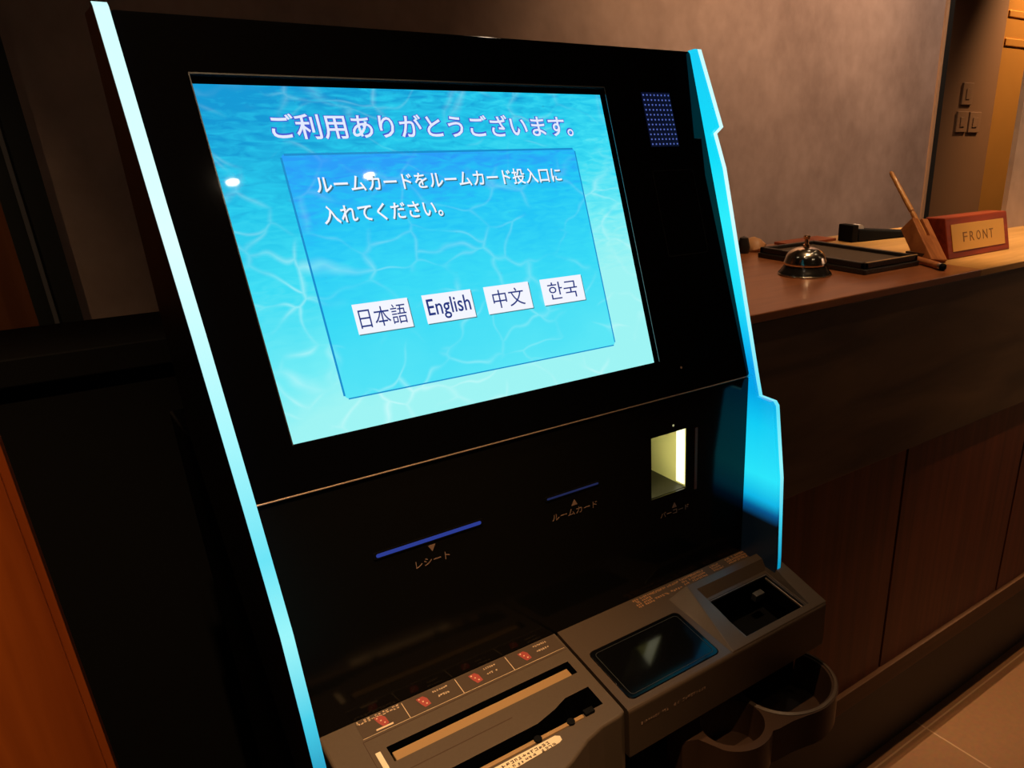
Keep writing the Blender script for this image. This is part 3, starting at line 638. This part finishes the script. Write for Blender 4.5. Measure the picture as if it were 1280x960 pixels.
# raised hopper rim: a wedge higher at the back, with a funnel opening
bm = BM()
hb = [(0.442, 0.022), (0.5855, 0.022), (0.5855, 0.110), (0.448, 0.110)]
bot = [TR(0.442, 0.020, -0.0005), TR(0.5860, 0.020, -0.0005), TR(0.5860, 0.1125, -0.0005), TR(0.447, 0.1125, -0.0005)]
top = [TR(0.4640, 0.0215, 0.0105), TR(0.5855, 0.0215, 0.0105), TR(0.5855, 0.1120, 0.0008), TR(0.4480, 0.1120, 0.0008)]
prism(bm, bot, top, 0.0008); hop = obj('coin_hopper', bm, M_tray2, coin, label='raised funnel rim around the coin opening')
bm = BM()
prism(bm, [TR(0.4745, 0.044, -0.004), TR(0.5625, 0.044, -0.004), TR(0.5625, 0.1035, -0.004), TR(0.4745, 0.1035, -0.004)],
          [TR(0.4690, 0.0245, 0.016), TR(0.5770, 0.0245, 0.016), TR(0.5730, 0.1080, 0.016), TR(0.4640, 0.1080, 0.016)]); cut(hop, bm)
bm = BM(); pts_o = [(0.471, 0.0405), (0.566, 0.0405), (0.566, 0.1065), (0.471, 0.1065)]; pts_i = [(0.4755, 0.0455), (0.5615, 0.0455), (0.5615, 0.1030), (0.4755, 0.1030)]
for k_ in range(4):
    k2 = (k_+1) % 4; poly(bm, [pts_o[k_], pts_o[k2], pts_i[k2], pts_i[k_]][::-1], TR, -0.003, -0.0005)
obj('hopper_frame', bm, mat('grey_frame', (0.11, 0.095, 0.09, 1), 0.35), coin)
bm = BM(); poly(bm, [(0.4745, 0.044), (0.5625, 0.044), (0.5625, 0.1035), (0.4745, 0.1035)], TR, -0.0445, -0.0432)
for q in ([(0.4746, 0.0442), (0.475, 0.0442), (0.475, 0.1033), (0.4746, 0.1033)], [(0.562, 0.0442), (0.5624, 0.0442), (0.5624, 0.1033), (0.562, 0.1033)], [(0.475, 0.0441), (0.562, 0.0441), (0.562, 0.0445), (0.475, 0.0445)], [(0.475, 0.103), (0.562, 0.103), (0.562, 0.1034), (0.475, 0.1034)]): poly(bm, q, TR, -0.0432, -0.003)
obj('hopper_floor', bm, M_matte, coin)
bm = BM(); poly(bm, [(0.538, 0.050), (0.551, 0.050), (0.551, 0.0575), (0.538, 0.0575)], TR, -0.021, -0.012, 0.0008); obj('coin_sensor', bm, mat('grey_sensor', (0.10, 0.095, 0.09, 1), 0.4), coin)
bm = BM()
poly(bm, [(0.5585, 0.0475), (0.5595, 0.0475), (0.5595, 0.102), (0.5585, 0.102)], TR, -0.004, -0.002); obj('hopper_sill', bm, M_bright_bronze, coin)
bm = BM(); strokes_into(bm, TR, 0.409, 0.430, 0.002, 0.0155, 0.0001, 9, 4); strokes_into(bm, TR, 0.430, 0.470, 0.002, 0.006, 0.0001, 20, 1)
strokes_into(bm, TR, 0.432, 0.468, 0.0105, 0.0145, 0.0001, 12, 1); strokes_into(bm, TR, 0.472, 0.505, 0.0015, 0.0135, 0.0001, 14, 3)
strokes_into(bm, TR, 0.515, 0.530, 0.002, 0.0125, 0.0001, 7, 3); strokes_into(bm, TR, 0.538, 0.574, 0.001, 0.0120, 0.0001, 14, 3)
obj('coin_print', bm, mat('amber_print', lin(206, 150, 98), 0.5), coin, label='rows of small amber print')
bm = BM(); strokes_into(bm, FR, 0.334, 0.366, 0.8012, 0.8052, 0.0, 12, 1); strokes_into(bm, FR, 0.372, 0.412, 0.8012, 0.8062, 0.0, 12, 1); obj('front_lettering', bm, M_print2, coin)
bm = BM(); box(bm, 0.325, 0.578, 0.470, 0.552, 0.60, 0.7719); obj('coin_unit_base', bm, M_matte, coin)
# coin return tray: a shelf with a big and a small round cup
def circ(cx, cy, r, a0, a1, n): return [(cx+r*math.cos(math.radians(a0+(a1-a0)*i/n)), cy+r*math.sin(math.radians(a0+(a1-a0)*i/n))) for i in range(n+1)]
Z1 = 0.741
out = circ(0.5365, 0.4475, 0.0575, 20, -110, 22)+[(0.497, 0.398), (0.478, 0.3995)]+circ(0.4485, 0.4330, 0.0385, -55, -150, 12)+[(0.406, 0.440), (0.392, 0.447), (0.392, 0.4695), (0.5905, 0.4695)]
WO = lambda x, y, h: (x, y, h)
bm = BM(); prism(bm, [(x, y, Z1-0.041) for (x, y) in out], [(x, y, Z1) for (x, y) in out]); ct = obj('coin_return_tray', bm, mat('brown_plastic', (0.075, 0.040, 0.024, 1), 0.4), K, label='brown coin return shelf with one large and one small cup')
bm = BM(); prism(bm, [(x, y, Z1-0.038) for (x, y) in circ(0.5365, 0.4475, 0.043, 0, 350, 35)], [(x, y, Z1+0.01) for (x, y) in circ(0.5365, 0.4475, 0.0525, 0, 350, 35)]); cut(ct, bm)
bm = BM(); prism(bm, [(x, y, Z1-0.036) for (x, y) in circ(0.4485, 0.4360, 0.027, 0, 350, 35)], [(x, y, Z1+0.01) for (x, y) in circ(0.4485, 0.4360, 0.034, 0, 350, 35)]); cut(ct, bm, None, True)
bm = BM(); a_ = circ(0.5365, 0.4475, 0.0530, 0, 357, 71); b_ = circ(0.5365, 0.4475, 0.0560, 0, 357, 71)
for k_ in range(len(a_)):
    k2 = (k_+1) % len(a_)
    prism(bm, [(*a_[k_], Z1), (*b_[k_], Z1), (*b_[k2], Z1), (*a_[k2], Z1)], [(*a_[k_], Z1+0.0018), (*b_[k_], Z1+0.0008), (*b_[k2], Z1+0.0008), (*a_[k2], Z1+0.0018)])
obj('cup_rim', bm, mat('worn_rim', (0.15, 0.11, 0.08, 1), 0.35), ct)

# ------------------------------------------------------------------ things on the counter
# service bell
bx, by = 0.999, 0.853
t = thing('service_bell', 'chrome service bell with a black base on the counter', 'bell', (bx, by, CT))
bm = BM(); lathe(bm, [(0.0, 0.0), (0.0425, 0.0), (0.0432, 0.002), (0.0425, 0.004), (0.039, 0.0075), (0.035, 0.013), (0.033, 0.016), (0.0, 0.016)], (bx, by, CT), 56); obj('bell_base', bm, M_bellbase, t, smooth=True)
bm = BM(); lathe(bm, [(0.0428, 0.0005), (0.0436, 0.0018), (0.0428, 0.0034), (0.041, 0.0044), (0.040, 0.003)], (bx, by, CT), 56); obj('base_rim', bm, M_chrome, t, smooth=True)
bm = BM(); pr = [(0.0345, 0.0165), (0.0348, 0.019), (0.0340, 0.022)]
for i in range(1, 12):
    a = math.radians(90*i/12); pr.append((0.0332*math.cos(a)**0.85, 0.022+0.0215*math.sin(a)))
pr.append((0.0, 0.0437)); pr = [(0.0, 0.0165)]+pr
lathe(bm, pr, (bx, by, CT), 56); obj('bell_dome', bm, M_chrome, t, smooth=True)
bm = BM(); lathe(bm, [(0.0, 0.0435), (0.0055, 0.0435), (0.0055, 0.047), (0.0032, 0.048), (0.0032, 0.055), (0.0052, 0.056), (0.0056, 0.0595), (0.0042, 0.0615), (0.0, 0.062)], (bx, by, CT), 24); obj('striker_button', bm, mat('brass_button', (0.85, 0.6, 0.34, 1), 0.15, metal=1), t, smooth=True)

# cash tray: rectangular leather tray with a padded double edge
def rot_fr(cx, cy, ang):
    ca, sa = math.cos(math.radians(ang)), math.sin(math.radians(ang))
    return lambda x, y, h: (cx+x*ca-y*sa, cy+x*sa+y*ca, CT+h)
F = rot_fr(1.142, 0.905, 0)
t = thing('cash_tray', 'black leather cash tray with a raised rim behind the bell', 'tray', (1.142, 0.905, CT))
bm = BM(); poly(bm, rrect(-0.076, 0.076, -0.120, 0.120, 0.004), F, 0.0, 0.0085, 0.0015); obj('tray_base', bm, M_leather, t)
bm = BM()
for q in ([(-0.073, -0.117), (0.073, -0.117), (0.073, -0.107), (-0.073, -0.107)], [(-0.073, 0.107), (0.073, 0.107), (0.073, 0.117), (-0.073, 0.117)],
          [(-0.073, -0.117), (-0.063, -0.117), (-0.063, 0.117), (-0.073, 0.117)], [(0.063, -0.117), (0.073, -0.117), (0.073, 0.117), (0.063, 0.117)]):
    poly(bm, q, F, 0.0085, 0.0185, 0.002)
obj('tray_rim', bm, M_leather, t)
bm = BM(); poly(bm, [(-0.063, -0.107), (0.063, -0.107), (0.063, 0.107), (-0.063, 0.107)], F, 0.0086, 0.0125); obj('tray_lining', bm, M_felt, t)
bm = BM()
for h in (0.0075, 0.0185): poly(bm, [(-0.070, -0.1185), (0.070, -0.1185), (0.070, -0.1150), (-0.070, -0.1150)], F, h, h+0.0007)
obj('rim_highlights', bm, mat('tan_highlight', lin(190, 156, 108), 0.5), t)  # tan lines drawn as the highlights on the front edges

# nameplate: a lacquered wedge with a gold plate
t = thing('nameplate', 'red-brown wooden desk nameplate reading FRONT at the counter edge', 'nameplate', (1.418, 0.81, CT))
x0, x1 = 1.311, 1.524
bm = BM(); prof = [(0.787, CT), (0.868, CT), (0.845, CT+0.0685), (0.806, CT+0.0700)]
prism(bm, [(x0, y, z) for (y, z) in prof], [(x1, y, z) for (y, z) in prof], 0.002); obj('wood_block', bm, M_signwood, t)
sl = Vector((0, 0.019, 0.070)).normalized(); nn = Vector((0, -sl.z, sl.y))
def SG(x, s, o): v = Vector((0, 0.787, CT))+sl*s+nn*o; return (x, v.y, v.z)
bm = BM(); poly(bm, [(1.3265, 0.0125), (1.507, 0.0125), (1.507, 0.0600), (1.3265, 0.0600)], SG, 0.0, 0.0012, 0.0003); obj('gold_plate', bm, M_plate, t)
bm = BM()
for i, ch in enumerate('FRONT'): text_into(bm, ch, SG, 1.362+0.0225*i, 1.362+0.0225*i+(0.0145 if ch != 'N' else 0.016), 0.0275, 0.0445, 0.0012, 0.0003)
obj('plate_lettering', bm, M_gold_ink, t)

# pen stand: a leaning wooden block with a groove, and the pen standing in it
a_dir = Vector((0.018, 0.062, 0.064)).normalized(); w_dir = Vector((1, -0.06, 0)); w_dir = (w_dir-a_dir*w_dir.dot(a_dir)).normalized(); d_dir = w_dir.cross(a_dir).normalized()
if d_dir.y > 0: d_dir = -d_dir
PB = Vector((1.243, 0.778, CT+0.009))
def PS(u, s, o): v = PB+w_dir*u+a_dir*s+d_dir*o; return (v.x, v.y, v.z)
t = thing('pen_stand', 'leaning brown wooden pen stand block left of the nameplate', 'pen stand', (1.26, 0.82, CT))
bm = BM(); poly(bm, [(0, 0), (0.040, 0), (0.040, 0.090), (0.0, 0.090)], PS, -0.032, 0.0, 0.0015); blk = obj('leaning_block', bm, M_block, t)
bm = BM(); poly(bm, [(0.0135, 0.052), (0.0245, 0.052), (0.0245, 0.110), (0.0135, 0.110)], PS, -0.016, 0.01); cut(blk, bm)
bm = BM(); box(bm, 1.247, 1.280, 0.787, 0.835, CT+0.0003, CT+0.016); obj('stand_foot', bm, mat('dark_foot', lin(60, 40, 22), 0.6), t)
bm = BM(); p0 = PS(0.019, 0.054, -0.006); p1 = PS(0.006, 0.196, -0.004)
rod(bm, p0, p1, [(0, 0.0032), (0.03, 0.0042), (0.36, 0.0046), (0.362, 0.0032), (0.385, 0.0032), (0.387, 0.0048), (0.6, 0.0047), (0.97, 0.0041), (1.0, 0.0026)], 18)
tag(obj('wooden_pen', bm, M_pen, None, (p0[0], p0[1], p0[2]), smooth=True), 'slim pale wooden pen standing slanted in the pen stand', 'pen')
t = thing('wooden_pen', 'brown wooden pen lying flat in front of the pen stand', 'pen', (1.23, 0.79, CT))
q0 = (1.256, 0.842, CT+0.0062); q1 = (1.2055, 0.738, CT+0.0062)
bm = BM(); rod(bm, q0, q1, [(0, 0.003), (0.06, 0.0055), (0.5, 0.0060), (1, 0.0060)], 20); obj('pen_barrel', bm, M_block, t, smooth=True)
dv = (Vector(q1)-Vector(q0)).normalized(); q2 = Vector(q1)+dv*0.0065; q3 = q2+dv*0.007
bm = BM(); rod(bm, q1, q2, [(0, 0.0061), (1, 0.0061)], 20); obj('metal_band', bm, M_steel, t, smooth=True)
bm = BM(); rod(bm, q2, q3, [(0, 0.0058), (0.6, 0.0058), (1, 0.003)], 20); obj('black_cap', bm, M_matte, t, smooth=True)

# small things along the back of the counter
t = thing('tape_dispenser', 'black wedge-shaped tape dispenser behind the cash tray', 'tape dispenser', (1.42, 1.06, CT))
F3 = rot_fr(1.36, 1.055, -6)
bm = BM(); prism(bm, [F3(0.012, -0.022, 0), F3(0.19, -0.022, 0), F3(0.19, 0.022, 0), F3(0.012, 0.022, 0)], [F3(0.012, -0.020, 0.026), F3(0.19, -0.020, 0.010), F3(0.19, 0.020, 0.010), F3(0.012, 0.020, 0.026)], 0.003); obj('dispenser_body', bm, M_matte, t)
bm = BM(); poly(bm, [(-0.006, -0.020), (0.012, -0.020), (0.012, 0.020), (-0.006, 0.020)], F3, 0.0, 0.034, 0.002); obj('upright_post', bm, M_matte, t)
bm = BM(); rod(bm, F3(0.030, -0.008, 0.024), F3(0.030, 0.010, 0.024), [(0, 0.009), (1, 0.009)], 22); obj('tape_roll', bm, M_clear, t, smooth=True)
t = thing('table_ornament', 'small tan ornament on the counter, half hidden by the glowing fin', 'ornament', (1.115, 1.085, CT))
bm = BM(); lathe(bm, [(0.0, 0.0), (0.020, 0.0), (0.023, 0.006), (0.021, 0.014), (0.012, 0.022), (0.0, 0.025)], (1.120, 1.085, CT), 24)
for v in bm.verts: v.co += Vector((math.sin(v.co.z*190+v.co.y*150)*0.002, 0, math.sin(v.co.x*170)*0.0015))
obj('ornament_body', bm, M_tanlump, t, smooth=True)
bm = BM(); lathe(bm, [(0.0, 0.0), (0.010, 0.0), (0.012, 0.012), (0.008, 0.028), (0.0, 0.031)], (1.083, 1.077, CT), 18); obj('ornament_dark_end', bm, M_leather, t, smooth=True)
bm = BM(); F4 = rot_fr(1.285, 1.095, 3); poly(bm, [(-0.07, -0.02), (0.07, -0.02), (0.07, 0.03), (-0.07, 0.03)], F4, 0.0, 0.005, 0.0006)
tag(obj('booklet', bm, M_redpaper, None, (1.285, 1.095, CT)), 'thin red-brown booklet at the back of the counter behind the bell', 'booklet')

# switch plates on the corridor wall
for (a, b, z0, z1, lab) in ((3.900, 3.995, 1.375, 1.475, 'brown wall switch plate, the upper one of the three beside the brass wall'),
                            (3.880, 3.980, 1.248, 1.345, 'brown wall switch plate, the lower left one of the three beside the brass wall'),
                            (3.995, 4.100, 1.246, 1.343, 'brown wall switch plate, the lower right one of the three beside the brass wall')):
    t = thing('switch_plate', lab, 'switch', ((a+b)/2, 2.4, z0), 'wall switches by the brass wall')
    bm = BM(); box(bm, a, b, 2.390, 2.4, z0, z1, bev=0.002); obj('cover_plate', bm, M_switch, t)
    bm = BM(); box(bm, a+0.03, b-0.03, 2.3865, 2.389, z0+0.025, z1-0.025, bev=0.002); obj('rocker', bm, M_switch, t)
